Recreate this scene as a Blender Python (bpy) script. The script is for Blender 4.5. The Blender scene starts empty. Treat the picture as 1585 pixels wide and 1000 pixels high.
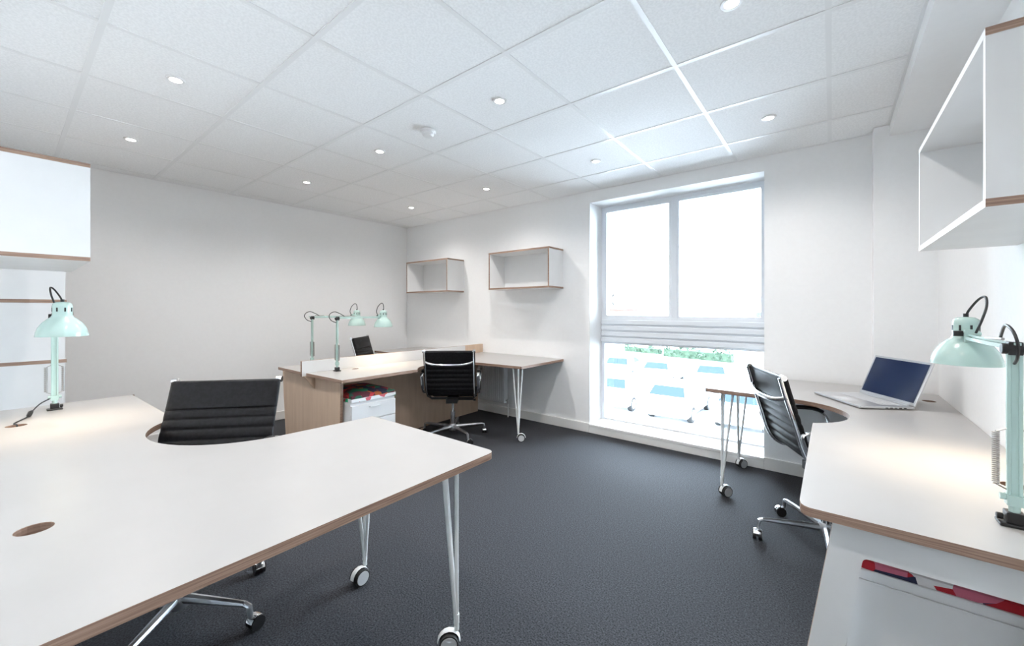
import bpy, bmesh, math, random
from mathutils import Vector, Matrix
PI = math.pi
scene = bpy.context.scene
C = scene.collection
random.seed(7)

# ------------------------------------------------------------------ camera, world, exposure
CAM_H = 1.25
W_PX = 1585.0
cam = bpy.data.cameras.new('camera')
cam.sensor_fit = 'HORIZONTAL'; cam.sensor_width = 36.0
cam.lens = 36.0 * 622.08 / W_PX
cam.shift_x = -7.93 / W_PX
cam.shift_y = -20.33 / W_PX
cam.clip_start = 0.02; cam.clip_end = 400
camo = bpy.data.objects.new('camera', cam); C.objects.link(camo)
camo.location = (0, 0, CAM_H); camo.rotation_euler = (PI/2, 0, 0.66418)
scene.camera = camo

SKY = 9.3            # bright overcast daylight outside
DOWNLIGHT_W = 15
DESKLAMP_W = 2.4
world = bpy.data.worlds.new('overcast_sky'); scene.world = world
world.use_nodes = True
bg = world.node_tree.nodes['Background']
bg.inputs['Color'].default_value = (0.74, 0.865, 1.0, 1); bg.inputs['Strength'].default_value = SKY
vs = scene.view_settings
vs.view_transform = 'Standard'; vs.look = 'None'; vs.gamma = 1.0; vs.use_curve_mapping = False
vs.exposure = 1.72
scene.cycles.use_denoising = True
scene.cycles.max_bounces = 8; scene.cycles.diffuse_bounces = 6; scene.cycles.caustics_reflective = False; scene.cycles.caustics_refractive = False
scene.cycles.sample_clamp_indirect = 8.0

# ------------------------------------------------------------------ materials
MAT = {}
def mat(name, col, rough=0.5, metal=0.0, coat=0.0, sheen=0.0, spec=0.5):
    m = bpy.data.materials.new(name); m.use_nodes = True
    b = m.node_tree.nodes['Principled BSDF']
    b.inputs['Base Color'].default_value = (*col, 1)
    b.inputs['Roughness'].default_value = rough
    b.inputs['Metallic'].default_value = metal
    b.inputs['Coat Weight'].default_value = coat
    b.inputs['Sheen Weight'].default_value = sheen
    b.inputs['Specular IOR Level'].default_value = spec
    MAT[name] = m
    return m
def nd(m, t, **kw):
    n = m.node_tree.nodes.new(t)
    for k, v in kw.items():
        if k in n.inputs: n.inputs[k].default_value = v
        else: setattr(n, k, v)
    return n
def ln(m, a, b): m.node_tree.links.new(a, b)
def bsdf(m): return m.node_tree.nodes['Principled BSDF']
def noise_colour(m, c1, c2, scale, lo=0.4, hi=0.6, detail=3.0, bump=0.0, bdist=0.001, stretch=None):
    tc = nd(m, 'ShaderNodeTexCoord'); src = tc.outputs['Object']
    if stretch:
        mp = nd(m, 'ShaderNodeMapping'); mp.inputs['Scale'].default_value = stretch
        ln(m, src, mp.inputs['Vector']); src = mp.outputs['Vector']
    n = nd(m, 'ShaderNodeTexNoise'); n.inputs['Scale'].default_value = scale; n.inputs['Detail'].default_value = detail
    ln(m, src, n.inputs['Vector'])
    r = nd(m, 'ShaderNodeValToRGB'); r.color_ramp.elements[0].position = lo; r.color_ramp.elements[1].position = hi
    r.color_ramp.elements[0].color = (*c1, 1); r.color_ramp.elements[1].color = (*c2, 1)
    ln(m, n.outputs['Fac'], r.inputs['Fac']); ln(m, r.outputs['Color'], bsdf(m).inputs['Base Color'])
    if bump:
        b = nd(m, 'ShaderNodeBump'); b.inputs['Strength'].default_value = bump; b.inputs['Distance'].default_value = bdist
        ln(m, n.outputs['Fac'], b.inputs['Height']); ln(m, b.outputs['Normal'], bsdf(m).inputs['Normal'])
    return m

noise_colour(mat('wall_paint', (.8,.8,.8), .65), (.885,.885,.885), (.895,.895,.895), 40)
noise_colour(mat('ceiling_tile', (.8,.8,.8), .95, spec=.05), (.855,.855,.855), (.925,.925,.925), 95, .38, .62, 5, bump=.10, bdist=.001)
mat('grid_white', (.82,.82,.82), .3)
noise_colour(mat('carpet', (.05,.05,.06), .9, sheen=.06, spec=.3), (.002,.0025,.004), (.056,.059,.071), 150, .32, .74, 3, bump=.35, bdist=.003)
noise_colour(mat('laminate', (.8,.8,.8), .32), (.385,.374,.366), (.395,.384,.376), 6)
noise_colour(mat('white_board', (.8,.8,.8), .4), (.72,.72,.72), (.74,.74,.74), 6)
mat('white_metal', (.80,.82,.82), .3)
mat('white_plastic', (.8,.8,.8), .35)
mat('caster_grey', (.55,.56,.57), .4)
mat('chrome', (.72,.73,.75), .12, 1.0)
mat('brushed_aluminium', (.55,.56,.58), .3, 1.0)
mat('steel_spring', (.42,.40,.38), .35, 1.0)
noise_colour(mat('black_leather', (.012,.012,.014), .40, spec=.22), (.006,.006,.007), (.011,.011,.013), 60, bump=.08)
mat('black_plastic', (.012,.012,.013), .4)
mat('tyre', (.02,.02,.02), .8)
noise_colour(mat('mint_paint', (.4,.7,.62), .22, coat=.4), (.43,.585,.548), (.445,.60,.56), 5)
mat('shade_inside', (.80,.82,.80), .4)
mat('silver_case', (.62,.63,.65), .32, .85)
mat('key_silver', (.58,.59,.61), .5)
noise_colour(mat('screen_off', (.012,.022,.06), .12), (.010,.020,.062), (.014,.026,.075), 3)
mat('radiator_white', (.72,.74,.76), .35)
mat('sealed_frame', (.78,.81,.85), .3)
mat('skirting', (.80,.79,.77), .35)
# plywood: edges with thin veneer layers, faces with birch grain
def ply_edge():
    m = mat('ply_edge', (.4,.25,.17), .55)
    tc = nd(m, 'ShaderNodeTexCoord')
    w = nd(m, 'ShaderNodeTexNoise'); w.inputs['Scale'].default_value = 1.0; w.inputs['Detail'].default_value = 2
    mp = nd(m, 'ShaderNodeMapping'); mp.inputs['Scale'].default_value = (6, 6, 300)
    ln(m, tc.outputs['Object'], mp.inputs['Vector']); ln(m, mp.outputs['Vector'], w.inputs['Vector'])
    r = nd(m, 'ShaderNodeValToRGB')
    r.color_ramp.elements[0].position = .3; r.color_ramp.elements[0].color = (.20,.12,.085,1)
    r.color_ramp.elements[1].position = .7; r.color_ramp.elements[1].color = (.42,.285,.215,1)
    ln(m, w.outputs['Fac'], r.inputs['Fac']); ln(m, r.outputs['Color'], bsdf(m).inputs['Base Color'])
ply_edge()
noise_colour(mat('birch_face', (.5,.38,.28), .5), (.60,.435,.315), (.68,.51,.38), 3.0, .3, .7, 4, stretch=(9, 9, .9))
def palette(name, cols, scale):
    m = mat(name, (.5,.1,.1), .8)
    tc = nd(m, 'ShaderNodeTexCoord'); v = nd(m, 'ShaderNodeTexVoronoi'); v.inputs['Scale'].default_value = scale
    ln(m, tc.outputs['Object'], v.inputs['Vector'])
    sp = nd(m, 'ShaderNodeSeparateColor'); ln(m, v.outputs['Color'], sp.inputs['Color'])
    r = nd(m, 'ShaderNodeValToRGB'); r.color_ramp.interpolation = 'CONSTANT'
    els = r.color_ramp.elements
    while len(els) < len(cols): els.new(.5)
    for k, c in enumerate(cols):
        els[k].position = k / len(cols); els[k].color = (*c, 1)
    ln(m, sp.outputs[0], r.inputs['Fac']); ln(m, r.outputs['Color'], bsdf(m).inputs['Base Color'])
palette('cushion_red', [(.40,.008,.018),(.52,.13,.19),(.42,.01,.02),(.012,.016,.05),(.40,.008,.018),(.72,.70,.70),(.52,.13,.19)], 21)
palette('cushion_mixed', [(.25,.012,.02),(.012,.015,.04),(.01,.20,.09),(.35,.09,.02),(.5,.03,.04),(.02,.10,.06),(.10,.02,.03)], 16)
palette('leaf_print', [(.78,.79,.8),(.78,.79,.8),(.02,.38,.17),(.78,.79,.8),(.6,.12,.15),(.78,.79,.8)], 22)
def emitter(name, col, s):
    m = mat(name, col, .5)
    bsdf(m).inputs['Emission Color'].default_value = (*col, 1); bsdf(m).inputs['Emission Strength'].default_value = s
emitter('downlight_glow', (1, .95, .88), 9.0)
emitter('bulb_glow', (1, .86, .66), 6.0)
def glass():
    m = bpy.data.materials.new('window_glass'); m.use_nodes = True; nt = m.node_tree; nt.nodes.clear()
    o = nt.nodes.new('ShaderNodeOutputMaterial'); mx = nt.nodes.new('ShaderNodeMixShader')
    t = nt.nodes.new('ShaderNodeBsdfTransparent'); t.inputs['Color'].default_value = (.96,.98,.98,1)
    g = nt.nodes.new('ShaderNodeBsdfGlossy'); g.inputs['Roughness'].default_value = .02
    f = nt.nodes.new('ShaderNodeFresnel'); f.inputs['IOR'].default_value = 1.45
    nt.links.new(f.outputs[0], mx.inputs[0]); nt.links.new(t.outputs[0], mx.inputs[1]); nt.links.new(g.outputs[0], mx.inputs[2])
    nt.links.new(mx.outputs[0], o.inputs['Surface']); MAT['window_glass'] = m
glass()
# outside
noise_colour(mat('asphalt', (.13,.13,.14), .9), (.46,.46,.46), (.52,.52,.52), 3, bump=.1)
mat('road_paint', (.7,.7,.7), .8)
mat('car_white', (.75,.76,.78), .3, coat=.6); mat('car_silver', (.45,.47,.5), .3, .3, coat=.6)
mat('car_blue', (.20,.27,.36), .3, coat=.6); mat('car_pale', (.60,.58,.54), .3, coat=.6)
mat('car_glass', (.018,.030,.044), .08, spec=.10)
mat('tail_red', (.5,.16,.17), .3); mat('headlamp', (.7,.7,.7), .2)
noise_colour(mat('hedge_leaf', (.05,.09,.05), .8), (.012,.03,.014), (.03,.055,.03), 2.5)
noise_colour(mat('bark', (.10,.08,.07), .9), (.02,.018,.016), (.03,.027,.024), 8)
noise_colour(mat('brick_wall', (.25,.13,.10), .9), (.10,.05,.04), (.13,.07,.055), 4)
noise_colour(mat('render_wall', (.55,.55,.53), .9), (.52,.52,.50), (.57,.57,.55), 2)
mat('roof_tile', (.09,.055,.045), .9); mat('far_glass', (.012,.014,.018), .2)

# ------------------------------------------------------------------ geometry helpers
class MB:
    def __init__(s): s.v = []; s.f = []; s.m = []
    def add(s, vs, fs, mi=0):
        o = len(s.v); s.v += [tuple(v) for v in vs]
        for f in fs: s.f.append(tuple(i + o for i in f)); s.m.append(mi)
        return s
    def box(s, a, b, mi=0):
        x0,y0,z0 = a; x1,y1,z1 = b
        vs = [(x0,y0,z0),(x1,y0,z0),(x1,y1,z0),(x0,y1,z0),(x0,y0,z1),(x1,y0,z1),(x1,y1,z1),(x0,y1,z1)]
        return s.add(vs, [(0,3,2,1),(4,5,6,7),(0,1,5,4),(1,2,6,5),(2,3,7,6),(3,0,4,7)], mi)
    def prism(s, poly, fn, t0, t1, mi=0, edge_mi=None):
        """poly: 2D points (convex or simple); fn(u,v,t)->xyz"""
        n = len(poly); e = mi if edge_mi is None else edge_mi
        vs = [fn(u, v, t0) for u, v in poly] + [fn(u, v, t1) for u, v in poly]
        s.add(vs, [tuple(range(n))[::-1], tuple(range(n, 2*n))], mi)
        o = len(s.v) - 2*n
        for i in range(n):
            j = (i+1) % n
            s.f.append((o+i, o+j, o+n+j, o+n+i)); s.m.append(e)
        return s
    def cyl(s, a, b, r0, r1=None, n=12, mi=0, caps=True):
        if r1 is None: r1 = r0
        a = Vector(a); b = Vector(b); d = (b-a).normalized()
        u = d.orthogonal().normalized(); w = d.cross(u)
        vs = []
        for p, r in ((a, r0), (b, r1)):
            for k in range(n):
                t = 2*PI*k/n; vs.append(p + (u*math.cos(t) + w*math.sin(t))*r)
        fs = [(k, (k+1) % n, n+(k+1) % n, n+k) for k in range(n)]
        if caps: fs += [tuple(range(n))[::-1], tuple(range(n, 2*n))]
        return s.add(vs, fs, mi)
    def tube(s, pts, r, n=8, mi=0, closed=False, flat=None):
        """sweep; r number or list; flat=(width_axis Vector, half_w, half_t) gives an oval band"""
        P = [Vector(p) for p in pts]; N = len(P); R = r if isinstance(r, (list, tuple)) else [r]*N
        prev = None; rings = []
        for i in range(N):
            if closed: d = (P[(i+1) % N] - P[i-1]).normalized()
            else: d = (P[min(i+1, N-1)] - P[max(i-1, 0)]).normalized()
            if flat is not None:
                u = Vector(flat[0]); u = (u - d*u.dot(d)).normalized()
            elif prev is None: u = d.orthogonal().normalized()
            else: u = (prev - d*prev.dot(d)).normalized()
            prev = u; w = d.cross(u); ring = []
            for k in range(n):
                t = 2*PI*k/n
                if flat is not None: q = u*math.cos(t)*flat[1] + w*math.sin(t)*flat[2]
                else: q = (u*math.cos(t) + w*math.sin(t))*R[i]
                ring.append(P[i] + q)
            rings.append(ring)
        vs = [v for ring in rings for v in ring]; fs = []
        for i in range(N if closed else N-1):
            i2 = (i+1) % N
            for k in range(n):
                k2 = (k+1) % n; fs.append((i*n+k, i*n+k2, i2*n+k2, i2*n+k))
        if not closed: fs += [tuple(range(n))[::-1], tuple(range((N-1)*n, N*n))]
        return s.add(vs, fs, mi)
    def lathe(s, prof, o=(0,0,0), n=24, mi=0, axis='z'):
        vs = []; L = len(prof)
        for r, z in prof:
            for k in range(n):
                t = 2*PI*k/n; p = (r*math.cos(t), r*math.sin(t), z)
                if axis == 'x': p = (p[2], p[0], p[1])
                if axis == 'y': p = (p[0], p[2], p[1])
                vs.append((p[0]+o[0], p[1]+o[1], p[2]+o[2]))
        fs = []
        for i in range(L-1):
            for k in range(n):
                k2 = (k+1) % n; fs.append((i*n+k, i*n+k2, (i+1)*n+k2, (i+1)*n+k))
        fs += [tuple(range(n))[::-1], tuple(range((L-1)*n, L*n))]
        return s.add(vs, fs, mi)
    def build(s, name, mats, parent=None, smooth=False, angle=None, loc=None):
        me = bpy.data.meshes.new(name); me.from_pydata(s.v, [], s.f); me.validate()
        if not isinstance(mats, (list, tuple)): mats = [mats]
        for m in mats: me.materials.append(MAT[m])
        if len(me.polygons) == len(s.m): me.polygons.foreach_set('material_index', s.m)
        bm = bmesh.new(); bm.from_mesh(me); bmesh.ops.recalc_face_normals(bm, faces=bm.faces); bm.to_mesh(me); bm.free()
        if smooth:
            me.polygons.foreach_set('use_smooth', [True]*len(me.polygons))
            me.set_sharp_from_angle(angle=angle or math.radians(40))
        me.update()
        o = bpy.data.objects.new(name, me); C.objects.link(o)
        if parent: o.parent = parent
        if loc: o.location = loc
        return o
def tag(o, label=None, cat=None, group=None, kind=None):
    if label: o['label'] = label
    if cat: o['category'] = cat
    if group: o['group'] = group
    if kind: o['kind'] = kind
    return o
def thing(name, loc=(0,0,0), rz=0, label=None, cat=None, group=None, kind=None):
    o = bpy.data.objects.new(name, None); C.objects.link(o); o.empty_display_size = .1
    o.location = loc; o.rotation_euler = (0, 0, rz)
    return tag(o, label, cat, group, kind)
def copy_tree(o, parent=None):
    c = o.copy(); C.objects.link(c); c.parent = parent
    for ch in list(o.children): copy_tree(ch, c)
    return c
def bevel(o, w=.003, seg=2):
    m = o.modifiers.new('bevel', 'BEVEL'); m.width = w; m.segments = seg; m.limit_method = 'ANGLE'
    return o
def arc(cx, cy, r, a0, a1, n=10):
    return [(cx + r*math.cos(a0+(a1-a0)*k/n), cy + r*math.sin(a0+(a1-a0)*k/n)) for k in range(n+1)]
def rounded(poly, radii, n=5):
    """round chosen corners of a polygon; radii list per vertex (0 keeps it sharp)"""
    out = []; N = len(poly)
    for i in range(N):
        p = Vector(poly[i]); r = radii[i]
        if r <= 0: out.append(tuple(p)); continue
        a = (Vector(poly[i-1]) - p).normalized(); b = (Vector(poly[(i+1) % N]) - p).normalized()
        for k in range(n+1):
            t = k/n
            out.append(tuple(p + a*r*(1-t)**2 + b*r*t**2))
    return out
def board(name, outline, holes, z0, z1, face, edge, parent=None):
    """flat board with real holes"""
    from mathutils.geometry import tessellate_polygon
    loops = [[p for i, p in enumerate(pl) if (Vector(p) - Vector(pl[i-1])).length > 1e-4] for pl in [outline] + holes]
    pts = [p for pl in loops for p in pl]; n = len(pts); mb = MB()
    tris = tessellate_polygon([[Vector((x, y, 0)) for x, y in pl] for pl in loops])
    mb.v = [(x, y, z1) for x, y in pts] + [(x, y, z0) for x, y in pts]
    for t in tris:
        mb.f.append(tuple(t)); mb.m.append(0); mb.f.append(tuple(i + n for i in reversed(t))); mb.m.append(0)
    o = 0
    for pl in loops:
        for i in range(len(pl)):
            j = (i+1) % len(pl); mb.f.append((o+i, o+j, n+o+j, n+o+i)); mb.m.append(1)
        o += len(pl)
    return mb.build(name, [face, edge], parent)

# ------------------------------------------------------------------ room shell
XL, XR = -4.96, 0.52          # grey wall on the left, wall on the right
YB, YN = 3.687, -0.06         # window wall, wall behind the left desk
YE = -1.7                     # end of the entry the camera stands in
XN = -0.62                    # where the entry begins
ZC = 2.459
PIL_X, PIL_Y = 0.219, 3.567   # boxed column in the right corner
tag(MB().box((XL-.3, YE-.3, -.12), (XR+.3, YB+.34, 0)).build('floor', 'carpet'), 'dark grey speckled carpet floor', kind='structure')
tag(MB().box((XL-.2, YE-.2, 0), (XL, YB+.34, ZC+.15)).build('wall_left', 'wall_paint'), 'plain pale grey wall on the left', kind='structure')
tag(MB().box((XR, YE-.2, 0), (XR+.2, YB+.34, ZC+.15)).build('wall_right', 'wall_paint'), 'plain white wall on the right', kind='structure')
wn = MB(); wn.box((XL, YN-.2, 0), (XN, YN, ZC+.15)); wn.box((XN-.2, YE, 0), (XN, YN-.2, ZC+.15)); wn.box((XN-.2, YE-.2, 0), (XR, YE, ZC+.15))
tag(wn.build('wall_near', 'wall_paint'), 'white wall behind the near left desk', kind='structure')
WX0, WX1, WZ0, WZ1 = -1.944, -0.418, 0.068, 2.342
YO = YB + .33
wb = MB()
wb.box((XL, YB, 0), (WX0, YO, ZC+.15)); wb.box((WX1, YB, 0), (XR, YO, ZC+.15))
wb.box((WX0, YB, WZ1), (WX1, YO, ZC+.15)); wb.box((WX0, YB, -.12), (WX1, YO, WZ0))
tag(wb.build('wall_back', 'wall_paint'), 'white wall with the tall window', kind='structure')
tag(MB().box((PIL_X, PIL_Y, 0), (XR, YB, ZC)).build('wall_column', 'wall_paint'), 'white boxed column in the right corner', kind='structure')
tag(MB().box((.298, YE, 2.385), (XR, PIL_Y, ZC+.02)).build('trim_1', 'wall_paint'), 'white boxed beam along the top of the right wall', kind='structure')
# skirting boards
def skirt(name, a, b, label):
    tag(bevel(MB().box(a, b).build(name, 'skirting'), .004), label, kind='structure')
skirt('baseboard_left', (XL, YN, 0), (XL+.016, YB, .095), 'white skirting board under the grey wall')
skirt('baseboard_back', (XL+.016, YB-.016, 0), (WX0, YB, .095), 'white skirting board left of the window')
skirt('baseboard_window', (WX0, YB-.016, 0), (WX1, YB, .064), 'low white skirting board beneath the window')
skirt('baseboard_corner', (WX1, YB-.016, 0), (PIL_X, YB, .095), 'white skirting board right of the window')
skirt('baseboard_column', (PIL_X, PIL_Y-.016, 0), (XR, PIL_Y, .095), 'white skirting board around the corner column')
skirt('baseboard_right', (XR-.016, YE, 0), (XR, PIL_Y-.016, .095), 'white skirting board along the right wall')

# ceiling: slab, lay-in tiles and grid bars
GX, GY, G = -2.411, 0.256, 0.6
cx0, cx1, cy0, cy1 = XL, .298, YE, YB
ceil = tag(MB().box((XL-.2, YE-.2, ZC+.05), (XR+.2, YB+.34, ZC+.15)).build('ceiling', 'wall_paint'), 'white suspended ceiling of square tiles', kind='structure')
xs = [cx0] + [GX + G*k for k in range(-8, 9) if cx0+.05 < GX+G*k < cx1-.05] + [cx1]
ys = [cy0] + [GY + G*k for k in range(-8, 9) if cy0+.05 < GY+G*k < cy1-.05] + [cy1]
tile_mesh = {}
for i in range(len(xs)-1):
    for j in range(len(ys)-1):
        x0, x1, y0, y1 = xs[i], xs[i+1], ys[j], ys[j+1]
        key = (round(x1-x0, 3), round(y1-y0, 3))
        hx, hy = (x1-x0)/2, (y1-y0)/2
        if key not in tile_mesh:
            o = MB().box((-hx+.001, -hy+.001, .0015), (hx-.001, hy-.001, .02)).build('ceiling_tile', 'ceiling_tile', ceil)
            tile_mesh[key] = o.data
        else:
            o = bpy.data.objects.new('ceiling_tile', tile_mesh[key]); C.objects.link(o); o.parent = ceil
        o.location = ((x0+x1)/2, (y0+y1)/2, ZC)
for x in xs[1:-1]:
    MB().box((x-.011, cy0, ZC-.001), (x+.011, cy1, ZC+.006)).build('grid_bar', 'grid_white', ceil)
for y in ys[1:-1]:
    MB().box((cx0, y-.012, ZC-.0015), (cx1, y+.012, ZC+.0055)).build('grid_bar', 'grid_white', ceil)
for a, b in (((cx0, cy1-.012, ZC-.002), (cx1, cy1, ZC+.006)), ((cx0, cy0, ZC-.002), (cx0+.012, cy1, ZC+.006)), ((cx1-.012, cy0, ZC-.002), (cx1, PIL_Y, ZC+.006))):
    MB().box(a, b).build('wall_angle', 'grid_white', ceil)

# window with ribbed transom
FY0, FY1 = 3.955, 4.005
win = thing('window_1', (0,0,0)); tag(win, 'tall white framed window with ribbed transom', kind='structure')
fr = MB()
def frame(mb, x0, x1, z0, z1, w, y0, y1):
    mb.box((x0, y0, z0), (x0+w, y1, z1)); mb.box((x1-w, y0, z0), (x1, y1, z1))
    mb.box((x0+w, y0, z1-w), (x1-w, y1, z1)); mb.box((x0+w, y0, z0), (x1-w, y1, z0+w))
frame(fr, WX0, WX1, WZ0, WZ1, .035, FY0, FY1)
fr.build('window_frame', 'sealed_frame', win)
TZ0, TZ1 = .895, 1.165
tr = MB(); tr.box((WX0+.01, FY0-.02, TZ0), (WX1-.01, FY1, TZ1))
trn = tr.build('transom_panel', 'sealed_frame', win)
for k in range(4):
    z = TZ0 + .018 + k*.062
    bevel(MB().box((WX0+.008, FY0-.034, z), (WX1-.008, FY0-.02, z+.046)).build('slat', 'sealed_frame', trn), .006)
MX = -1.185
MB().box((MX-.022, FY0-.006, TZ1), (MX+.022, FY1, WZ1-.035)).build('mullion', 'sealed_frame', win)
sf = MB(); frame(sf, WX0+.035, MX-.022, TZ1, WZ1-.035, .028, FY0-.012, FY1-.01); sf.build('sash', 'sealed_frame', win)
sf = MB(); frame(sf, MX+.022, WX1-.035, TZ1, WZ1-.035, .02, FY0+.005, FY1-.01); sf.build('sash', 'sealed_frame', win)
for x0, x1, z0, z1 in ((WX0+.063, MX-.05, TZ1+.028, WZ1-.063), (MX+.042, WX1-.055, TZ1+.02, WZ1-.055), (WX0+.035, WX1-.035, WZ0+.035, TZ0)):
    MB().box((x0, FY0+.02, z0), (x1, FY0+.026, z1)).build('pane', 'window_glass', win)
tag(bevel(MB().box((WX0, YB-.02, WZ0-.004), (WX1, FY0, WZ0+.022)).build('window_sill', 'skirting'), .005), 'white low sill under the tall window', kind='structure')

# ------------------------------------------------------------------ ceiling fittings
def make_downlight():
    r = thing('downlight')
    MB().lathe([(.026,.001),(.026,-.004),(.031,-.006),(.039,-.004),(.041,.003)], n=28).build('trim_ring', 'grid_white', r, True)
    MB().lathe([(.0,.001),(.026,.001),(.026,-.003),(.0,-.003)], n=24).build('bulb', 'downlight_glow', r)
    L = bpy.data.lights.new('downlight_beam', 'SPOT'); L.energy = DOWNLIGHT_W; L.color = (1, .955, .905)
    L.spot_size = math.radians(150); L.spot_blend = 1.0; L.shadow_soft_size = .03
    lo = bpy.data.objects.new('downlight_beam', L); C.objects.link(lo); lo.parent = r; lo.location = (0, 0, -.011)
    return r
rows = {0.556: 'row over the bookcase', 1.766: 'middle row', 2.966: 'row nearest the window'}
cols = {-3.911: 'beside the grey wall', -2.711: 'second from the grey wall', -1.511: 'third from the grey wall', -.311: 'farthest from the grey wall'}
dl = None
for y, rn in rows.items():
    for x, cn in cols.items():
        o = make_downlight() if dl is None else copy_tree(dl)
        dl = dl or o
        o.location = (x, y, ZC-.001)
        tag(o, 'lit downlight in the %s, %s' % (rn, cn), 'downlight', 'recessed ceiling downlights')
sd = thing('smoke_detector', (-2.14, 1.762, ZC-.001), 0, 'round white smoke detector on the ceiling tiles', 'smoke detector')
MB().lathe([(.05,.0),(.05,-.012),(.046,-.018),(.0,-.018)], n=28).build('base', 'white_plastic', sd, True)
MB().lathe([(.036,-.018),(.038,-.03),(.030,-.042),(.012,-.046),(.0,-.046)], n=28).build('cap', 'white_plastic', sd, True)

# ------------------------------------------------------------------ wall boxes (white boards with plywood edges)
def wall_box(loc, rz, L, D, H, label, back=True, t=.018, white_front=False):
    """open front faces local -Y; back on y=0"""
    r = thing('wall_box', loc, rz, label, 'wall box', 'open wall-hung storage boxes')
    def brd(name, a, b, white):   # white: axis whose faces are laminated
        mb = MB(); mb.box(a, b)
        mb.m = [0 if {0: k in (3, 5), 1: k in (2, 4), 2: k in (0, 1)}[white] else 1 for k in range(6)]
        if white_front: mb.m[2] = 0
        return mb.build(name, ['white_board', 'ply_edge'], r)
    brd('top_board', (0, -D, H-t), (L, 0, H), 2); brd('bottom_board', (0, -D, 0), (L, 0, t), 2)
    brd('side_board', (.0015, -D+.0005, t), (t, 0, H-t), 0); brd('side_board', (L-t, -D+.0005, t), (L-.0015, 0, H-t), 0)
    if back: brd('back_board', (t, -.012, t), (L-t, -.002, H-t), 1)
    return r
wall_box((-4.59, YB, 1.478), 0, .825, .285, .42, 'open white box shelf nearest the room corner, above the far desks')
wall_box((-3.088, YB, 1.478), 0, .828, .272, .42, 'open white box shelf on the window wall, nearer the window')
# right wall: open front faces the room (-X)
wall_box((XR, 2.224, 1.48), -PI/2, .873, .25, .40, 'open white box shelf high on the right wall over the laptop desk', white_front=True)
# above the left desk, its end towards us; open front faces +Y
wall_box((-2.67, YN, 1.472), PI, .85, .3045, .445, 'white box shelf seen end-on at the left edge, above a desk lamp')
# tall bookcase behind it
bc = thing('bookcase', (-3.92, YN, 0), PI, 'tall white bookcase with plywood shelf edges behind the near left desk', 'bookcase')
bz = [.14, .53, .92, 1.305, 1.69]
for z in bz:
    mb = MB().box((-.004, -.312, z-.011), (.9, 0, z+.011)); mb.m = [0, 0, 1, 1, 1, 1]
    mb.build('shelf', ['white_board', 'ply_edge'], bc)
zz = [0] + bz
for k in range(len(bz)):
    a = 0 if k == 0 else bz[k-1]+.011
    for x in (0, .88):
        mb = MB().box((x, -.306, a), (x+.018, 0, bz[k]-.011)); mb.build('side_board', 'white_board', bc)
    if k: MB().box((.018, -.014, a), (.88, -.004, bz[k]-.011)).build('back_board', 'white_board', bc)

# ------------------------------------------------------------------ desks
DT = .725; DTH = .024
def circle(x, y, r, n=20): return [(x+r*math.cos(2*PI*k/n), y+r*math.sin(2*PI*k/n)) for k in range(n)]
def caster(parent, x, y, ang, name='caster'):
    c, s = math.cos(ang), math.sin(ang); R = .034
    ux, uy = c, s                       # trailing direction
    ax = Vector((-s, c, 0))             # axle
    cpt = Vector((x + ux*.028, y + uy*.028, R))
    cs = MB()
    cs.cyl((x, y, .105), (x, y, .07), .009, n=10)
    pts = [cpt + Vector((ux*math.cos(a)*.040, uy*math.cos(a)*.040, math.sin(a)*.040)) for a in [PI*k/8 for k in range(9)]]
    cs.tube(pts, .0, n=8, flat=(ax, .012, .0025))
    o = cs.build(name, 'white_metal', parent, True)
    for sg in (-1, 1):
        w = MB(); a = cpt + ax*sg*.009; b = cpt + ax*sg*.026
        w.cyl(a, b, R, n=24, mi=0); w.cyl(b, b + ax*sg*.0015, R*.86, n=24, mi=1)
        w.build('wheel', ['tyre', 'caster_grey'], o, True)
    return o
def hairpin(parent, x, y, dx, dy, ang):
    """corner rod with two slanting rods towards dx and dy, on a caster"""
    top = DT - DTH; mb = MB(); r = .0075
    for ox, oy in ((0, 0), (dx*.066, 0), (0, dy*.066)):
        mb.cyl((x + (.004 if ox else 0)*dx, y + (.004 if oy else 0)*dy, .115), (x+ox, y+oy, top-.003), r, n=10)
    mb.cyl((x, y, .095), (x, y, .13), .010, n=12)
    a, b = sorted((x - dx*.015, x + dx*.1)); c, d = sorted((y - dy*.015, y + dy*.1))
    mb.box((a, c, top-.004), (b, d, top))
    o = mb.build('hairpin_leg', 'white_metal', parent, True)
    caster(o, x, y, ang)
def trestle(parent, fn, h, face='white_board'):
    """end frame with splayed legs and a wide opening; fn(u, z, t) with u across the desk from its front edge"""
    outer = [(.075, h), (.53, h), (.585, 0), (.50, 0), (.452, h-.085), (.135, h-.085), (.045, 0), (-.035, 0)]
    rad = [0, 0, 0, 0, .012, .012, 0, 0]
    # three convex pieces make one frame with clean corners
    mb = MB(); t0, t1 = 0, .022
    P = rounded(outer, rad, 4)
    mb.prism(P, fn, t0, t1, 0, 1)
    return mb.build('end_frame', [face, 'ply_edge'], parent)

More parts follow.
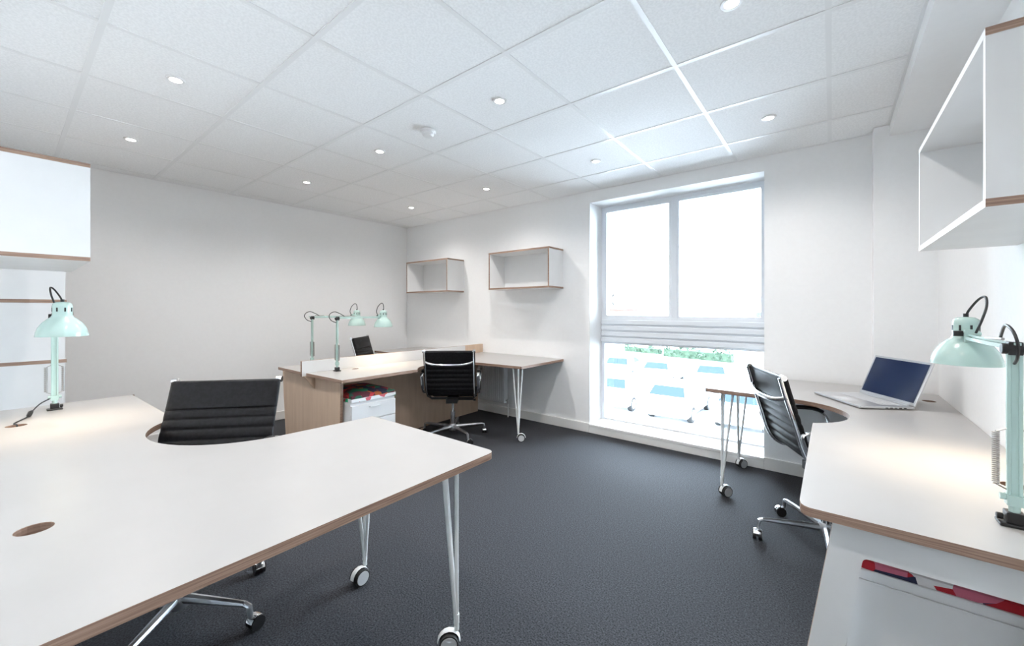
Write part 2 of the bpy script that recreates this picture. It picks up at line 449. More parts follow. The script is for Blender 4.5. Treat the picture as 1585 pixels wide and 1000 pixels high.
# --- desk A: near left
dA = thing('corner_desk', (0,0,0), 0, 'large white corner desk in the left foreground with scooped edge', 'desk')
sc = (-2.20, .75); sr = .39
A_out = rounded([(-.975, YN+.005), (-.985, 1.125), (-1.80, 1.125)], [0, .035, .03]) \
    + arc(sc[0], sc[1], sr, 0, -PI + math.asin(.24/.39) , 22) + rounded([(-3.405, .51), (-3.405, YN+.005)], [.02, 0])
board('tabletop', A_out, [circle(-1.505, .045, .033), circle(-2.91, .035, .033)], DT-DTH, DT, 'laminate', 'ply_edge', dA)
hairpin(dA, -1.09, 1.03, -1, -1, -2.33); hairpin(dA, -1.70, 1.03, 1, -1, -1.5)
trestle(dA, lambda u, z, t: (-3.34+t, .50-u*.92, z), DT-DTH)
MB().box((-3.30, YN+.02, .33), (-1.02, YN+.042, DT-DTH)).build('back_panel', 'white_board', dA)

# --- double desk B: back to back
dB = thing('double_corner_desk', (0,0,0), 0, 'pair of birch-ended white corner desks joined back to back in the far corner', 'desk')
BX = -3.44
def bdesk(sg):
    e = .565; s0 = BX + sg*e; rx = BX + sg*1.185
    q_r = .365; q_o = .20; cxs, cys = s0 + sg*q_o, 2.92 - q_r
    pts = [(BX + sg*.0125, 1.545), (s0, 1.555)]
    th = math.asin(q_o/q_r); A = []
    for k in range(23):                                     # scoop from the main front edge round to the return
        al = -(PI/2 - th) + k/22*(PI - th)
        A.append((cxs - sg*q_r*math.cos(al), cys + q_r*math.sin(al)))
    pts += A + rounded([(rx, 2.92), (rx, YB-.003)], [.03, 0]) + [(BX + sg*.0125, YB-.003)]
    hole = circle(BX + sg*.10 if sg > 0 else BX - .10, 1.93, .03, 16)
    hole2 = circle(BX + sg*.10, 3.42, .03, 16)
    o = board('tabletop', pts, [hole, hole2], DT-DTH, DT, 'laminate', 'ply_edge', dB)
    hairpin(dB, BX + sg*1.09, 3.02, -sg, 1,   .66 if sg > 0 else 2.)
bdesk(1); bdesk(-1)
MB().box((BX-.013, 3.38, DT), (BX+.013, YB-.004, .827)).build('divider_end', 'birch_face', dB)
mb = MB().box((BX-.012, 1.51, DT-DTH), (BX+.012, 3.38, .826)); mb.m = [1, 1, 1, 0, 1, 0]
mb.build('divider', ['white_board', 'ply_edge'], dB)
mb = MB().prism([(1.53, DT-DTH-.001), (1.615, DT-DTH-.001), (1.615, .585)], lambda u, v, t: (BX+t, u, v), -.012, .012); mb.build('gusset', 'birch_face', dB)
mb = MB().prism([(-4.07, DT-DTH), (-3.01, DT-DTH), (-3.035, 0), (-3.99, 0)], lambda u, v, t: (u, 1.617+t, v), 0, .022, 0, 1); mb.build('end_panel', ['birch_face', 'ply_edge'], dB)
mb = MB().box((BX-.011, 1.64, 0.005), (BX+.011, YB-.09, DT-DTH)); mb.build('centre_panel', 'birch_face', dB)

# --- desk C: along the right wall, with the laptop
dC = thing('corner_desk', (0,0,0), 0, 'white corner desk along the right wall carrying the laptop', 'desk')
ccx, ccy = -.23, 2.57; th = math.asin(.16/.30)
Cs = []
for k in range(23):
    al = -(PI/2 - th) + k/22*(PI/2 + PI/2 - th)
    Cs.append((ccx + .30*math.cos(al), ccy + .30*math.sin(al)))
C_out = [(XR-.003, 1.318)] + rounded([(-.068, 1.318)], [0]) + Cs + rounded([(-.665, 2.87), (-.665, YB-.025)], [.035, .02]) + [(PIL_X-.004, YB-.025), (PIL_X-.004, PIL_Y-.02), (XR-.003, PIL_Y-.02)]
C_out = [(XR-.003, 1.318), (-.045, 1.318), (-.058, 1.324), (-.066, 1.336), (-.070, 1.36)] + C_out[2:]
board('tabletop', C_out, [circle(.44, 3.28, .03), circle(.43, 1.86, .03)], DT-DTH, DT, 'laminate', 'ply_edge', dC)
hairpin(dC, -.58, 2.97, 1, 1, .9); hairpin(dC, -.58, 3.58, 1, -1, .95)
trestle(dC, lambda u, z, t: (-.068 + u*.97, 1.352+t, z), DT-DTH)
MB().box((XR-.03, 1.40, .33), (XR-.012, 3.5, DT-DTH)).build('back_panel', 'white_board', dC)

# ------------------------------------------------------------------ pedestals with printed seat pads
def pedestal(loc, rz, label, pad, trim, w=.40, d=.46, h=.545):
    """drawers face local -Y; origin at floor centre"""
    r = thing('drawer_pedestal', loc, rz, label, 'drawer unit', 'mobile drawer pedestals under the desks')
    bevel(MB().box((-w/2, -d/2, .045), (w/2, d/2, h-.02)).build('body', 'white_board', r), .003)
    z = .055; hs = [.19, .13, .13]
    for k, hh in enumerate(hs):
        dr = bevel(MB().box((-w/2+.002, -d/2-.018, z), (w/2-.002, -d/2-.001, z+hh-.005)).build('drawer', 'white_board', r), .003)
        hb = MB().tube([(-.05, -d/2-.018, z+hh-.03), (-.045, -d/2-.032, z+hh-.03), (.045, -d/2-.032, z+hh-.03), (.05, -d/2-.018, z+hh-.03)], .004, 8)
        hb.build('handle', 'white_metal', dr, True)
        z += hh
    bevel(MB().box((-w/2, -d/2-.018, h-.019), (w/2, d/2, h+.008)).build('printed_rim', trim, r), .003)
    # soft pad: puffed grid
    N = 12; mb = MB(); vs = []; fs = []
    for i in range(N+1):
        for j in range(N+1):
            u, v = i/N, j/N
            e = (1-abs(2*u-1)**6)*(1-abs(2*v-1)**6)
            vs.append((-w/2+.006+(w-.012)*u, -d/2-.010+(d+.004)*v, h+.008+.022+.026*e))
    for i in range(N):
        for j in range(N): a = i*(N+1)+j; fs.append((a, a+N+1, a+N+2, a+1))
    mb.add(vs, fs)
    bl = [(i*(N+1)) for i in range(N+1)] + [N*(N+1)+j for j in range(1, N+1)] + [i*(N+1)+N for i in range(N-1, -1, -1)] + [j for j in range(N-1, 0, -1)]
    base = len(mb.v); mb.v += [(vs[k][0], vs[k][1], h+.008) for k in bl]
    for q in range(len(bl)):
        q2 = (q+1) % len(bl); mb.f.append((bl[q], bl[q2], base+q2, base+q)); mb.m.append(0)
    mb.f.append(tuple(base+q for q in range(len(bl)))); mb.m.append(0)
    mb.build('seat_pad', pad, r, True, math.radians(60))
    for sx in (-1, 1):
        for sy in (-1, 1):
            x, y = sx*(w/2-.05), sy*(d/2-.05)
            MB().cyl((x-.012, y, .022), (x+.012, y, .022), .022, n=14).cyl((x, y, .03), (x, y, .046), .010, n=8).build('castor', 'black_plastic', r, True)
    return r
pedestal((-3.165, 1.855, 0), PI/2, 'white drawer unit with multicoloured seat pad under the birch-ended desk', 'cushion_mixed', 'leaf_print', .40, .455)
pedestal((.247, 1.655, 0), -PI/2, 'white drawer unit with red and pink seat pad under the laptop desk', 'cushion_red', 'white_board', .41, .43, .532)
pedestal((-2.80, .215, 0), PI, 'white drawer unit with red seat pad under the left foreground desk', 'cushion_red', 'white_board', .40, .45)

# ------------------------------------------------------------------ office chairs
def smooth_path(pts, n=8):
    P = [Vector(p) for p in pts]; out = []
    for i in range(len(P)-1):
        p0 = P[max(i-1, 0)]; p1 = P[i]; p2 = P[i+1]; p3 = P[min(i+2, len(P)-1)]
        for k in range(n):
            t = k/n
            out.append(0.5*((2*p1) + (-p0+p2)*t + (2*p0-5*p1+4*p2-p3)*t*t + (-p0+3*p1-3*p2+p3)*t**3))
    out.append(P[-1]); return out
SIDE = [(0,-.285,.885),(0,-.262,.80),(0,-.232,.70),(0,-.205,.61),(0,-.182,.53),(0,-.150,.475),(0,-.09,.447),(0,.02,.437),(0,.13,.440),(0,.21,.450),(0,.255,.445),(0,.272,.425)]
def make_chair(lift, base_ang, loc, rz, label, arm_dz=0.0, by=0.0, recline=0.0):
    r = thing('office_chair', loc, rz, label, 'office chair', 'black ribbed office chairs')
    path = smooth_path(SIDE, 10)
    path = [p + Vector((0, -max(0, p.z-.50)*recline, lift)) for p in path]
    acc = [0]
    for i in range(1, len(path)): acc.append(acc[-1] + (path[i]-path[i-1]).length)
    total = acc[-1]
    def at(s):
        s = max(0, min(total, s))
        for i in range(1, len(path)):
            if acc[i] >= s:
                t = (s-acc[i-1])/max(1e-9, acc[i]-acc[i-1]); return path[i-1].lerp(path[i], t), (path[i]-path[i-1]).normalized()
        return path[-1], (path[-1]-path[-2]).normalized()
    def sling(name, s0, s1, smooth_to, HW=.238):
        mb = MB(); pitch = .047; n = int((s1-s0)/.0045); rows_ = []
        for i in range(n+1):
            s = s0 + (s1-s0)*i/n; p, d = at(s); nor = Vector((0, d.z, -d.y))
            if nor.y < 0 and abs(d.z) > .6: nor = -nor
            if abs(d.z) <= .6 and nor.z < 0: nor = -nor
            ph = ((s - smooth_to) % pitch)/pitch
            rib = abs(math.sin(PI*ph))**.5 if s > smooth_to else 1.0
            t = .005 + .0085*rib
            if s - s0 < .01 and s0 == 0: t *= (.5 + 50*(s-s0))
            rows_.append((p, nor, t))
        X = [-HW, -HW+.012, -HW+.03, 0, HW-.03, HW-.012, HW]; tap = [.45, .8, 1, 1, 1, .8, .45]
        vs = []; W = len(X)
        for p, nor, t in rows_:
            vs += [p + Vector((x, 0, 0)) + nor*t*k for x, k in zip(X, tap)]
            vs += [p + Vector((x, 0, 0)) - nor*t*k for x, k in zip(X, tap)]
        fs = []
        for i in range(n):
            a = i*2*W; b = (i+1)*2*W
            for k in range(W-1):
                fs.append((a+k, a+k+1, b+k+1, b+k)); fs.append((a+W+k+1, a+W+k, b+W+k, b+W+k+1))
            fs.append((a, b, b+W, a+W)); fs.append((a+W-1, a+2*W-1, b+2*W-1, b+W-1))
        for a in (0, n*2*W):
            for k in range(W-1): fs.append((a+k, a+k+1, a+W+k+1, a+W+k))
        mb.add(vs, fs); return mb.build(name, 'black_leather', r, True, math.radians(75))
    bend = acc[50]
    sling('backrest', 0, bend, .135); sling('seat', bend+.004, total, bend)
    for sg in (-1, 1):
        mb = MB(); q = [at(acc[i])[0] + Vector((sg*.221, 0, 0)) + Vector((0, at(acc[i])[1].z, -at(acc[i])[1].y))*.017 for i in range(0, len(path), 2)]
        mb.tube(q, 0, 10, flat=((1, 0, 0), .009, .014)); fo = mb.build('side_rail', 'chrome', r, True)
        e = path[0] + Vector((sg*.230, -.009, -.002))
        MB().cyl(e + Vector((-.012, 0, 0)), e + Vector((.012, 0, 0)), .0145, n=18).build('end_knob', 'chrome', fo, True)
        # arm loop with a pad on top
        L = [(-.222,.655),(-.15,.668),(-.05,.672),(.05,.668),(.115,.640),(.138,.585),(.118,.520),(.06,.470),(-.03,.455),(-.11,.468),(-.165,.51),(-.205,.585)]
        loop = []
        n = len(L)
        for i in range(n):
            p0, p1, p2, p3 = (Vector((0, *L[(i+k) % n])) for k in (-1, 0, 1, 2))
            for k in range(5):
                t = k/5; loop.append(.5*((2*p1) + (-p0+p2)*t + (2*p0-5*p1+4*p2-p3)*t*t + (-p0+3*p1-3*p2+p3)*t**3) + Vector((sg*.262, 0, lift+arm_dz)))
        am = MB().tube(loop, 0, 8, closed=True, flat=((1, 0, 0), .015, .006)).build('arm', 'chrome', r, True)
        MB().tube([p + Vector((0, 0, .010)) for p in loop[5:20]], 0, 10, flat=((1, 0, 0), .019, .009)).build('arm_pad', 'black_plastic', am, True)
    # back spreader: shallow smile bar behind the back
    p, d = at(.115); mb = MB(); pts = []
    for k in range(15):
        u = -1 + 2*k/14; pts.append(p + Vector((u*.226, -.020-.040*(1-u*u)**.7, .012 - .030*(1-u**4))))
    mb.tube(pts, 0, 10, flat=((0, 0, 1), .011, .007)); mb.build('back_spreader', 'chrome', r, True)
    mb = MB(); mb.tube([(-.235, -.03, .425+lift), (-.2, -.03, .395+lift), (.2, -.03, .395+lift), (.235, -.03, .425+lift)], .012, 8)
    mb.tube([(-.235, .10, .425+lift), (-.2, .10, .395+lift), (.2, .10, .395+lift), (.235, .10, .425+lift)], .012, 8)
    mb.build('seat_spreader', 'black_plastic', r, True)
    mb = MB().box((-.055, -.09, .355+lift), (.055, .12, .40+lift)); mb.cyl((.05, .02, .37+lift), (.20, .03, .365+lift), .005, n=8); mb.cyl((.20, .03, .365+lift), (.225, .031, .363+lift), .011, n=10)
    bevel(mb.build('tilt_mechanism', 'black_plastic', r), .008)
    MB().cyl((0, by, .12), (0, by, .36+lift), .014, n=16).cyl((0, by, .10), (0, by, .25), .024, n=18).build('gas_column', 'chrome', r, True)
    bs = MB().lathe([(.028,.060),(.036,.066),(.038,.11),(.030,.128),(.02,.13)], o=(0, by, 0), n=20).build('base_hub', 'brushed_aluminium', r, True)
    for k in range(5):
        a = base_ang + k*2*PI/5; dv = Vector((math.cos(a), math.sin(a), 0)); sd = Vector((-dv.y, dv.x, 0))
        BO = Vector((0, by, 0)); K = 1.07
        lg = MB(); pts = [dv*.03 + Vector((0,0,.100)), dv*.12 + Vector((0,0,.102)), dv*.22 + Vector((0,0,.103)), dv*.275 + Vector((0,0,.103)), dv*.293 + Vector((0,0,.096)), dv*.298 + Vector((0,0,.070)), dv*.30 + Vector((0,0,.052))]
        pts = [Vector((p.x*K, p.y*K, p.z)) + BO for p in pts]
        lg.tube(pts[:4], [.019, .016, .013, .011], 8); lg.tube(pts[3:], [.011, .011, .010, .009], 8)
        lo = lg.build('base_leg', 'brushed_aluminium', r, True)
        ro = dv*.30*K + BO; c = ro + Vector((0, 0, .026)) + (dv*.3 + sd).normalized()*.018
        ax = Vector((sd.y*.4+dv.x*.2+sd.x, sd.y, 0)).normalized(); ax = (sd*.5 + dv).normalized()
        tr_ = (c - Vector((ro.x, ro.y, c.z))); ax = Vector((-tr_.y, tr_.x, 0)).normalized()
        cm = MB()
        cm.cyl(c - ax*.022, c - ax*.005, .026, n=18); cm.cyl(c + ax*.005, c + ax*.022, .026, n=18); cm.cyl(c - ax*.006, c + ax*.006, .012, n=8)
        co = cm.build('caster', 'black_plastic', lo, True)
        hood = MB(); td = tr_.normalized() if tr_.length else dv; td = Vector((td.x, td.y, 0)).normalized()
        hood.tube([c + (td*math.cos(t) + Vector((0,0,1))*math.sin(t))*.029 for t in [PI*.15 + PI*.75*k2/7 for k2 in range(8)]], 0, 8, flat=(ax, .018, .002)); hood.build('caster_hood', 'chrome', co, True)
    return r
def face(fx, fy): return math.atan2(-fx, fy)
make_chair(.022, math.radians(30) - face(.74, -.67), (-2.09, .462, 0), face(.74, -.67), 'black ribbed office chair pulled into the left foreground desk', -.035, .045, .08)
make_chair(-.012, math.radians(55) - face(-.65, .76), (-2.955, 2.74, 0), face(-.65, .76), 'black ribbed office chair seen from behind near the radiator')
make_chair(.04, math.radians(20), (-4.21, 2.80, 0), face(.8, .6), 'black ribbed office chair behind the pair of desk lamps', -.045)
make_chair(.035, math.radians(130) - face(.9, .44), (-.023, 2.674, 0), face(.9, .44), 'black ribbed office chair at the laptop desk by the window', -.038)

# ------------------------------------------------------------------ mint desk lamps
def make_lamp(loc, rz, label, cable='black_plastic', up=0.0):
    """origin on the desk surface; the arm reaches along local +X"""
    r = thing('desk_lamp', loc, rz, label, 'desk lamp', 'mint green desk lamps')
    cl = MB().box((-.022, -.028, .0004), (.022, .028, .008)); cl.box((-.016, -.016, .008), (.016, .016, .034))
    cl.cyl((.0, .018, .018), (.0, .030, .018), .008, n=10)
    bevel(cl.build('foot', 'black_plastic', r), .003)
    jb = MB().cyl((0, 0, .034), (0, 0, .055), .010, n=14); jb.box((-.012, -.014, .05), (.012, .014, .075)); jb.cyl((0, -.024, .068), (0, .024, .068), .008, n=12)
    jb.build('base_joint', 'mint_paint', r, True)
    ps = MB()
    for y in (-.0095, .0095): ps.box((-.0055, y-.0035, .06), (.0055, y+.0035, .43))
    ps.box((-.0025, -.007, .062), (.0025, .007, .425))
    bevel(ps.build('post', 'mint_paint', r), .001, 1)
    for y in (-.03, .03):
        s = MB(); pts = []
        s.cyl((.0, y*.4, .085), (.0, y, .095), .002, n=6); s.cyl((0, y*.4, .235), (0, y*.95, .225), .002, n=6)
        for k in range(26*8+1):
            t = k/8*2*PI; pts.append((.0055*math.cos(t), y*(1-.0*k) + .0055*math.sin(t), .095 + .13*k/(26*8)))
        s.tube(pts, .0019, 5); s.build('spring', 'steel_spring', r, True)
    el = MB().cyl((0, -.022, .43), (0, .022, .43), .013, n=16); el.box((-.012, -.012, .415), (.016, .012, .447))
    bevel(el.build('elbow', cable, r), .002)
    ar = MB()
    for y in (-.007, .007): ar.box((.0, y-.003, .428), (.405, y+.003, .438))
    ar.box((-.03, -.004, .440), (.40, .004, .446))
    ar.build('arm', 'mint_paint', r)
    MB().cyl((.03, .012, .452), (.17, .012, .447), .0035, n=8).build('arm_spring', 'steel_spring', r, True)
    hj = MB().box((.398, -.012, .420), (.418, .012, .462)); hj.cyl((.408, -.026, .448), (.408, .026, .448), .006, n=12); bevel(hj.build('head_joint', 'mint_paint', r), .002)
    MB().cyl((.408, .014, .448), (.408, .036, .448), .009, n=12).build('wing_knob', 'black_plastic', r, True)
    S = (.45, 0, .345)
    out = [(.0835,.0),(.0835,.003),(.0815,.018),(.075,.040),(.062,.062),(.047,.078),(.036,.087),(.032,.096),(.0325,.135),(.030,.148),(.020,.155),(.004,.157)]
    inn = [(.004,.152),(.018,.150),(.026,.140),(.028,.094),(.044,.075),(.059,.059),(.072,.038),(.079,.017),(.081,.0)]
    sh = MB(); n = 40; vs = []; prof = out + inn; L = len(prof)
    for rr, z in prof:
        for k in range(n): vs.append((S[0]+rr*math.cos(2*PI*k/n), rr*math.sin(2*PI*k/n), S[2]+z))
    for i in range(L):
        i2 = (i+1) % L
        mi = 1 if i >= len(out) else 0
        sh.add([], [], 0)
        for k in range(n):
            k2 = (k+1) % n; sh.f.append((i*n+k, i*n+k2, i2*n+k2, i2*n+k)); sh.m.append(mi)
    sh.v = [tuple(v) for v in vs]
    sho = sh.build('lamp_shade', ['mint_paint', 'shade_inside'], r, True, math.radians(50))
    for k in range(8):
        a = 2*PI*k/8 + .2; c, s_ = math.cos(a), math.sin(a)
        v = MB(); R0, R1 = .0318, .0332
        for z0, z1 in ((.112, .130),):
            t = Vector((-s_, c, 0))*.0028; b0 = Vector((S[0]+c*R1, s_*R1, S[2]+z0)); b1 = Vector((S[0]+c*R1, s_*R1, S[2]+z1)); q = Vector((c, s_, 0))*.0025
            v.add([b0-t, b0+t, b1+t, b1-t, b0-t-q, b0+t-q, b1+t-q, b1-t-q], [(0,1,2,3),(4,7,6,5),(0,4,5,1),(1,5,6,2),(2,6,7,3),(3,7,4,0)])
        v.build('vent_slot', 'black_plastic', sho)
    MB().lathe([(.0,.112),(.012,.112),(.013,.085),(.026,.055),(.030,.035),(.024,.015),(.010,.004),(.0,.002)], o=(S[0], 0, S[2]+.012), n=20).build('bulb', 'bulb_glow', r, True)
    # cable loops: over the head and round the elbow
    hp = smooth_path([(.385, -.010, .452), (.366, -.018, .490), (.374, -.030, .535), (.404, -.034, .566), (.432, -.024, .558), (.450, -.006, .522), (.45, 0, .500)], 6)
    MB().tube(hp, .0034, 8).build('head_cable', cable, r, True)
    MB().cyl((S[0], 0, S[2]+.153), (S[0], 0, S[2]+.168), .0065, n=12).build('cable_gland', cable, sho, True)
    ep = smooth_path([(.07, .008, .449), (.035, .012, .470), (-.01, .016, .488), (-.05, .014, .475), (-.065, .010, .445), (-.045, .006, .412), (-.008, .002, .395)], 6)
    MB().tube(ep, .0032, 8).build('elbow_cable', cable, r, True)
    Ld = bpy.data.lights.new('lamp_light', 'SPOT'); Ld.energy = DESKLAMP_W; Ld.color = (1, .80, .56); Ld.spot_size = math.radians(125); Ld.spot_blend = .8; Ld.shadow_soft_size = .025
    lo = bpy.data.objects.new('lamp_light', Ld); C.objects.link(lo); lo.parent = r; lo.location = (S[0], 0, S[2]+.006)
    if up:      # taller post: lift everything above it
        for ch in r.children:
            if ch.name.split('.')[0] in ('foot', 'base_joint', 'spring'): continue
            if ch.name.split('.')[0] == 'post':
                for v in ch.data.vertices:
                    if v.co.z > .2: v.co.z += up
            else: ch.location.z += up
    return r
lampA = make_lamp((-3.215, .165, DT), 0, 'mint desk lamp on the left foreground desk, before the bookcase', up=.06)
make_lamp((-3.335, 1.76, DT), PI/2, 'mint desk lamp in front of the pair, standing beside the birch end panel', up=.02)
make_lamp((-3.83, 1.78, DT), PI/2, 'mint desk lamp at the back of the pair, standing closer to the grey wall', up=.02)
make_lamp((.35, 1.515, DT), PI/2, 'mint desk lamp on the laptop desk at the right edge')
# inline cord of the left lamp running into its cable hole
cp = smooth_path([(.0, -.018, .06), (.03, -.05, .045), (.085, -.078, .020), (.14, -.09, .008), (.20, -.112, .006), (.27, -.135, .006), (.30, -.135, .006), (.308, -.128, .0), (.308, -.128, -.05)], 6)
cd = MB().tube(cp, .003, 6).build('power_cord', 'black_plastic', lampA, True)
MB().tube([(.085,-.078,.022),(.10,-.083,.019),(.135,-.0895,.010),(.15,-.092,.009)], [.005,.009,.009,.005], 10).build('switch', 'black_plastic', cd, True)

# ------------------------------------------------------------------ laptop
lp = thing('laptop', (.128, 3.03, DT), math.atan2(-.85, .53), 'open silver laptop with a dark screen on the right desk', 'laptop')
LW, LD, LT = .39, .265, .016
body = bevel(MB().box((-LW/2, -LD/2, .003), (LW/2, LD/2, LT)).build('base', 'silver_case', lp), .004)
for iy in range(5):
    for ix in range(14):
        w = .021; x = -14*.0225/2 + ix*.0225; y = .0 + iy*.0205
        MB().box((x, y, LT), (x+w-.003, y+.018, LT+.0012)).build('key', 'key_silver', body)
MB().box((-.055, -LD/2+.015, LT), (.055, -LD/2+.085, LT+.0004)).build('trackpad', 'key_silver', body)
for k in range(5):
    x = LW/2; y = -.01 + k*.022
    MB().box((x-.001, y, .006), (x+.0006, y+.013, .011)).build('port', 'black_plastic', body)
tl = math.radians(22); up = Vector((0, math.sin(tl), math.cos(tl))); nr = Vector((0, -math.cos(tl), math.sin(tl)))
h0 = Vector((0, LD/2-.006, LT)); LH = .25
def slab(u0, u1, v0, v1, t0, t1):
    mb = MB(); vs = [h0 + Vector((u, 0, 0)) + up*v + nr*t for t in (t0, t1) for u, v in ((u0, v0), (u1, v0), (u1, v1), (u0, v1))]
    return mb.add(vs, [(0,3,2,1),(4,5,6,7),(0,1,5,4),(1,2,6,5),(2,3,7,6),(3,0,4,7)])
lid = bevel(slab(-LW/2, LW/2, .003, LH, -.009, 0).build('lid', 'silver_case', lp), .003)
slab(-LW/2+.013, LW/2-.013, .020, LH-.013, 0, .0008).build('screen', 'screen_off', lid)
MB().cyl(h0 + Vector((-LW/2+.03, 0, .001)), h0 + Vector((LW/2-.03, 0, .001)), .006, n=12).build('hinge', 'silver_case', lp, True)

# ------------------------------------------------------------------ radiator under the far desk
ra = thing('radiator', (-3.42, YB-.10, .16), 0, 'white panel radiator on the window wall beneath the far desk', 'radiator')
rp = bevel(MB().box((0, 0, 0), (.42, .07, .46)).build('panel', 'radiator_white', ra), .008)
for k in range(12):
    x = .018 + k*.033; bevel(MB().box((x, -.005, .03), (x+.022, .0, .43)).build('rib', 'radiator_white', rp), .003)
MB().box((.05, .07, .30), (.07, .1, .40)).box((.35, .07, .30), (.37, .1, .40)).build('bracket', 'radiator_white', ra)
vm = MB().cyl((.42, .035, .03), (.45, .035, .03), .009, n=10); vm.cyl((.45, .035, .0), (.45, .035, .055), .013, n=14); vm.build('valve', 'caster_grey', ra, True)
MB().cyl((.45, .035, -.16), (.45, .035, .0), .007, n=10).build('pipe', 'white_metal', ra, True)

# ------------------------------------------------------------------ outside: car park below, hedge and buildings
ZG = -3.2
gm = MB().box((-70, -60, ZG-.3), (45, 90, ZG)); tag(gm.build('ground', 'asphalt'), 'pale car park surface outside the window', kind='structure')
def make_car(loc, rz, paint, label):
    r = thing('car', loc, rz, label, 'car', 'parked cars outside')
    Wd = .86
    prof = [(-2.05,.30),(-2.10,.55),(-2.06,.88),(-1.95,.98),(-1.1,1.0),(.7,.98),(1.55,.86),(1.98,.70),(2.06,.50),(2.02,.28)]
    roof = [(-1.88,.98),(-1.50,1.42),(-1.0,1.50),(-.1,1.48),(.25,1.40),(.95,.97)]
    mb = MB(); n = len(prof)
    for (sx, k) in ((-1, 0), (1, 0)): pass
    vs = []
    for x, k in ((-Wd, .97), (-Wd*.97, 1.0), (Wd*.97, 1.0), (Wd, .97)):
        vs += [(x, y*k, z if k == 1 else .62+(z-.62)*.93) for y, z in prof]
    fs = []
    for q in range(3):
        for i in range(n):
            j = (i+1) % n; fs.append((q*n+i, q*n+j, (q+1)*n+j, (q+1)*n+i))
    fs += [tuple(range(n)), tuple(range(3*n, 4*n))[::-1]]
    mb.add(vs, fs); mb.build('body', paint, r, True, math.radians(28))
    g = MB(); n = len(roof); vs = []
    def wid(z): return Wd*.95 - (z-.97)*.36
    for s in (-1, 1): vs += [(s*wid(z), y, z) for y, z in roof]
    fs = [(i, (i+1), n+i+1, n+i) for i in range(n-1)] + [tuple(range(n)), tuple(range(n, 2*n))[::-1], (0, n-1, 2*n-1, n)]
    g.add(vs, fs); ca = g.build('cabin', paint, r, True, math.radians(25))
    def quad(p, q, k0, k1, name):           # glass laid on the front / rear slope
        (y0, z0), (y1, z1) = p, q; o = .012; dy, dz = y1-y0, z1-z0; L = math.hypot(dy, dz); ny, nz = -dz/L, dy/L
        if nz < 0: ny, nz = -ny, -nz
        vs = []
        for t in (k0, k1):
            y, z = y0+dy*t, z0+dz*t
            for s in (-1, 1): vs.append((s*(wid(z)-.09), y+ny*o, z+nz*o))
        vs += [(x, y-ny*.03, z-nz*.03) for x, y, z in vs]
        MB().add(vs, [(0,1,3,2),(4,6,7,5),(0,4,5,1),(2,3,7,6),(0,2,6,4),(1,5,7,3)]).build(name, 'car_glass', ca)
    quad(roof[0], roof[1], .15, .92, 'rear_window'); quad(roof[5], roof[4], .12, .92, 'windscreen')
    for s in (-1, 1):
        for pl in ([(-1.5,1.04),(-1.28,1.36),(-.55,1.40),(-.55,1.04)], [(-.48,1.04),(-.48,1.40),(.12,1.36),(.68,1.04)]):
            vs = [(s*(wid(z)+.008), y, z) for y, z in pl] + [(s*(wid(z)-.02), y, z) for y, z in pl]
            MB().add(vs, [(0,1,2,3),(4,7,6,5),(0,4,5,1),(1,5,6,2),(2,6,7,3),(3,7,4,0)]).build('side_window', 'car_glass', ca)
        for y in (-1.28, 1.30):
            wm = MB().cyl((s*(Wd-.17), y, .31), (s*(Wd+.01), y, .31), .31, n=20, mi=0); wm.cyl((s*(Wd+.005), y, .31), (s*(Wd+.02), y, .31), .20, n=16, mi=1)
            wm.build('wheel', ['tyre', 'caster_grey'], r, True)
        MB().box((s*.80-.10, -2.10, .68), (s*.80+.05 if s > 0 else s*.80+.10, -1.98, .90)).build('tail_light', 'tail_red', r)
        MB().box((s*.68-.14, 1.86, .60), (s*.68+.14, 2.02, .74)).build('headlight', 'headlamp', r)
        bevel(MB().box((s*.98-.1, .62, .98), (s*.98+.1, .74, 1.10)).build('door_mirror', paint, r), .02)
    MB().box((-.62, -2.12, .30), (.62, -2.02, .46)).build('rear_bumper', paint, r)
    MB().box((-.27, -2.115, .62), (.27, -2.08, .74)).build('number_plate', 'car_pale', r)
    return r
make_car((-7.75, 18.3, ZG), .03, 'car_white', 'white parked car, leftmost of the row nearest the window')
make_car((-5.15, 18.0, ZG), .0, 'car_white', 'white parked car in the middle of the row nearest the window')
make_car((-2.65, 18.3, ZG), .0, 'car_silver', 'silver parked car behind the desk legs')
make_car((-10.9, 25.6, ZG), .12, 'car_blue', 'blue parked car at the left of the farther row')
make_car((-8.1, 25.0, ZG), .05, 'car_white', 'white parked car in the middle of the farther row')
make_car((-5.3, 25.2, ZG), .1, 'car_blue', 'blue parked car at the right of the farther row')
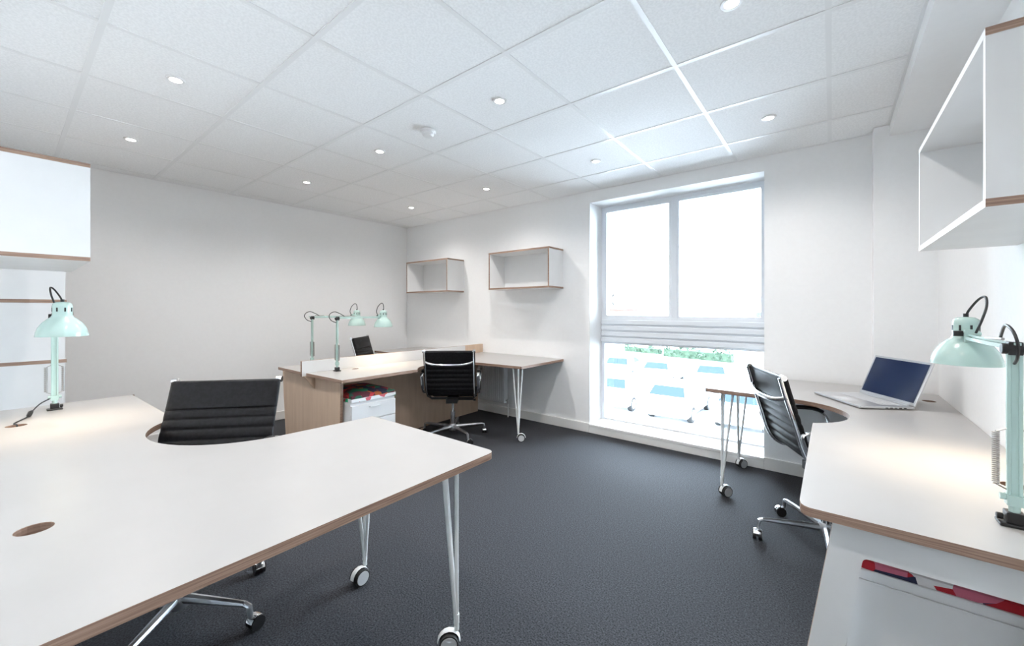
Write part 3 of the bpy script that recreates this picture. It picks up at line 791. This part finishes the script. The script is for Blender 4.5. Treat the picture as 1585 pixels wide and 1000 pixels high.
def hedge(loc, L, H, D, seed, label):
    rnd = random.Random(seed); mb = MB()
    for k in range(int(L*55)):
        x = rnd.uniform(-L/2, L/2); hh = H*(.75 + .25*math.sin(x*2.1+seed)); z = rnd.uniform(.05, hh); y = rnd.uniform(-D/2, D/2)
        a = Vector((rnd.uniform(-1,1), rnd.uniform(-1,1), rnd.uniform(-1,1))).normalized(); b = a.orthogonal().normalized(); s = rnd.uniform(.09, .2)
        c = Vector((x, y, z)); mb.add([c-a*s, c+b*s*.6, c+a*s, c-b*s*.6], [(0,1,2,3)])
    r = thing('hedge', loc, -.25, label, 'hedge')
    o = mb.build('foliage', 'hedge_leaf', r); o['kind'] = 'stuff'
    MB().box((-L/2+.1, -D*.25, 0), (L/2-.1, D*.25, H*.55)).build('hedge_core', 'hedge_leaf', r)
hedge((-9.6, 38.5, ZG), 6.5, 1.3, 1.0, 3, 'green hedge across the road behind the parked cars')
hedge((-15.5, 41.0, ZG), 4.5, .9, .8, 5, 'lower strip of shrubs left of the green hedge')
def far_building(loc, L, D, H, wall, label, wins, roof_h=1.2, rz=-.2, ww=.9):
    r = thing('far_building', loc, rz, label, 'building')
    MB().box((-L/2, 0, 0), (L/2, D, H)).build('walls', wall, r)
    MB().prism([(-.3, H), (D+.3, H), (D/2, H+roof_h)], lambda u, v, t: (t, u, v), -L/2-.3, L/2+.3).build('roof', 'roof_tile', r)
    for x, z in wins:
        w = MB().box((x-ww/2, -.05, z), (x+ww/2, .05, z+1.3)).build('window', 'white_plastic', r)
        MB().box((x-ww/2+.08, -.07, z+.08), (x+ww/2-.08, -.04, z+1.22)).build('window_pane', 'far_glass', w)
far_building((-9.5, 62, ZG), 22, 8, 5.4, 'render_wall', 'pale long building far beyond the car park', [(2.0, 2.9), (3.4, 2.9), (4.8, 2.9), (7.4, 2.9), (8.8, 2.9)], 1.0)
far_building((-25.5, 52, ZG), 6.5, 6, 4.5, 'brick_wall', 'low brick building beyond the left window pane', [(-1.6, 1.8), (1.2, 1.8)], .6, .1)
tr_ = thing('bare_tree', (-30.5, 66, ZG), 0, 'bare tree behind the low brick building', 'tree')
rnd = random.Random(11); tm = MB(); twigs = []
def grow(p, d, L, R, lvl):
    q = p + d*L; tm.cyl(p, q, R, R*.65, n=6)
    if lvl == 0: return
    for k in range(3):
        nd_ = (d + Vector((rnd.uniform(-.8,.8), rnd.uniform(-.8,.8), rnd.uniform(-.15,.5)))).normalized()
        grow(q, nd_, L*.68, R*.6, lvl-1)
grow(Vector((0,0,0)), Vector((.05,0,1)), 3.2, .22, 5)
tm.build('branches', 'bark', tr_)
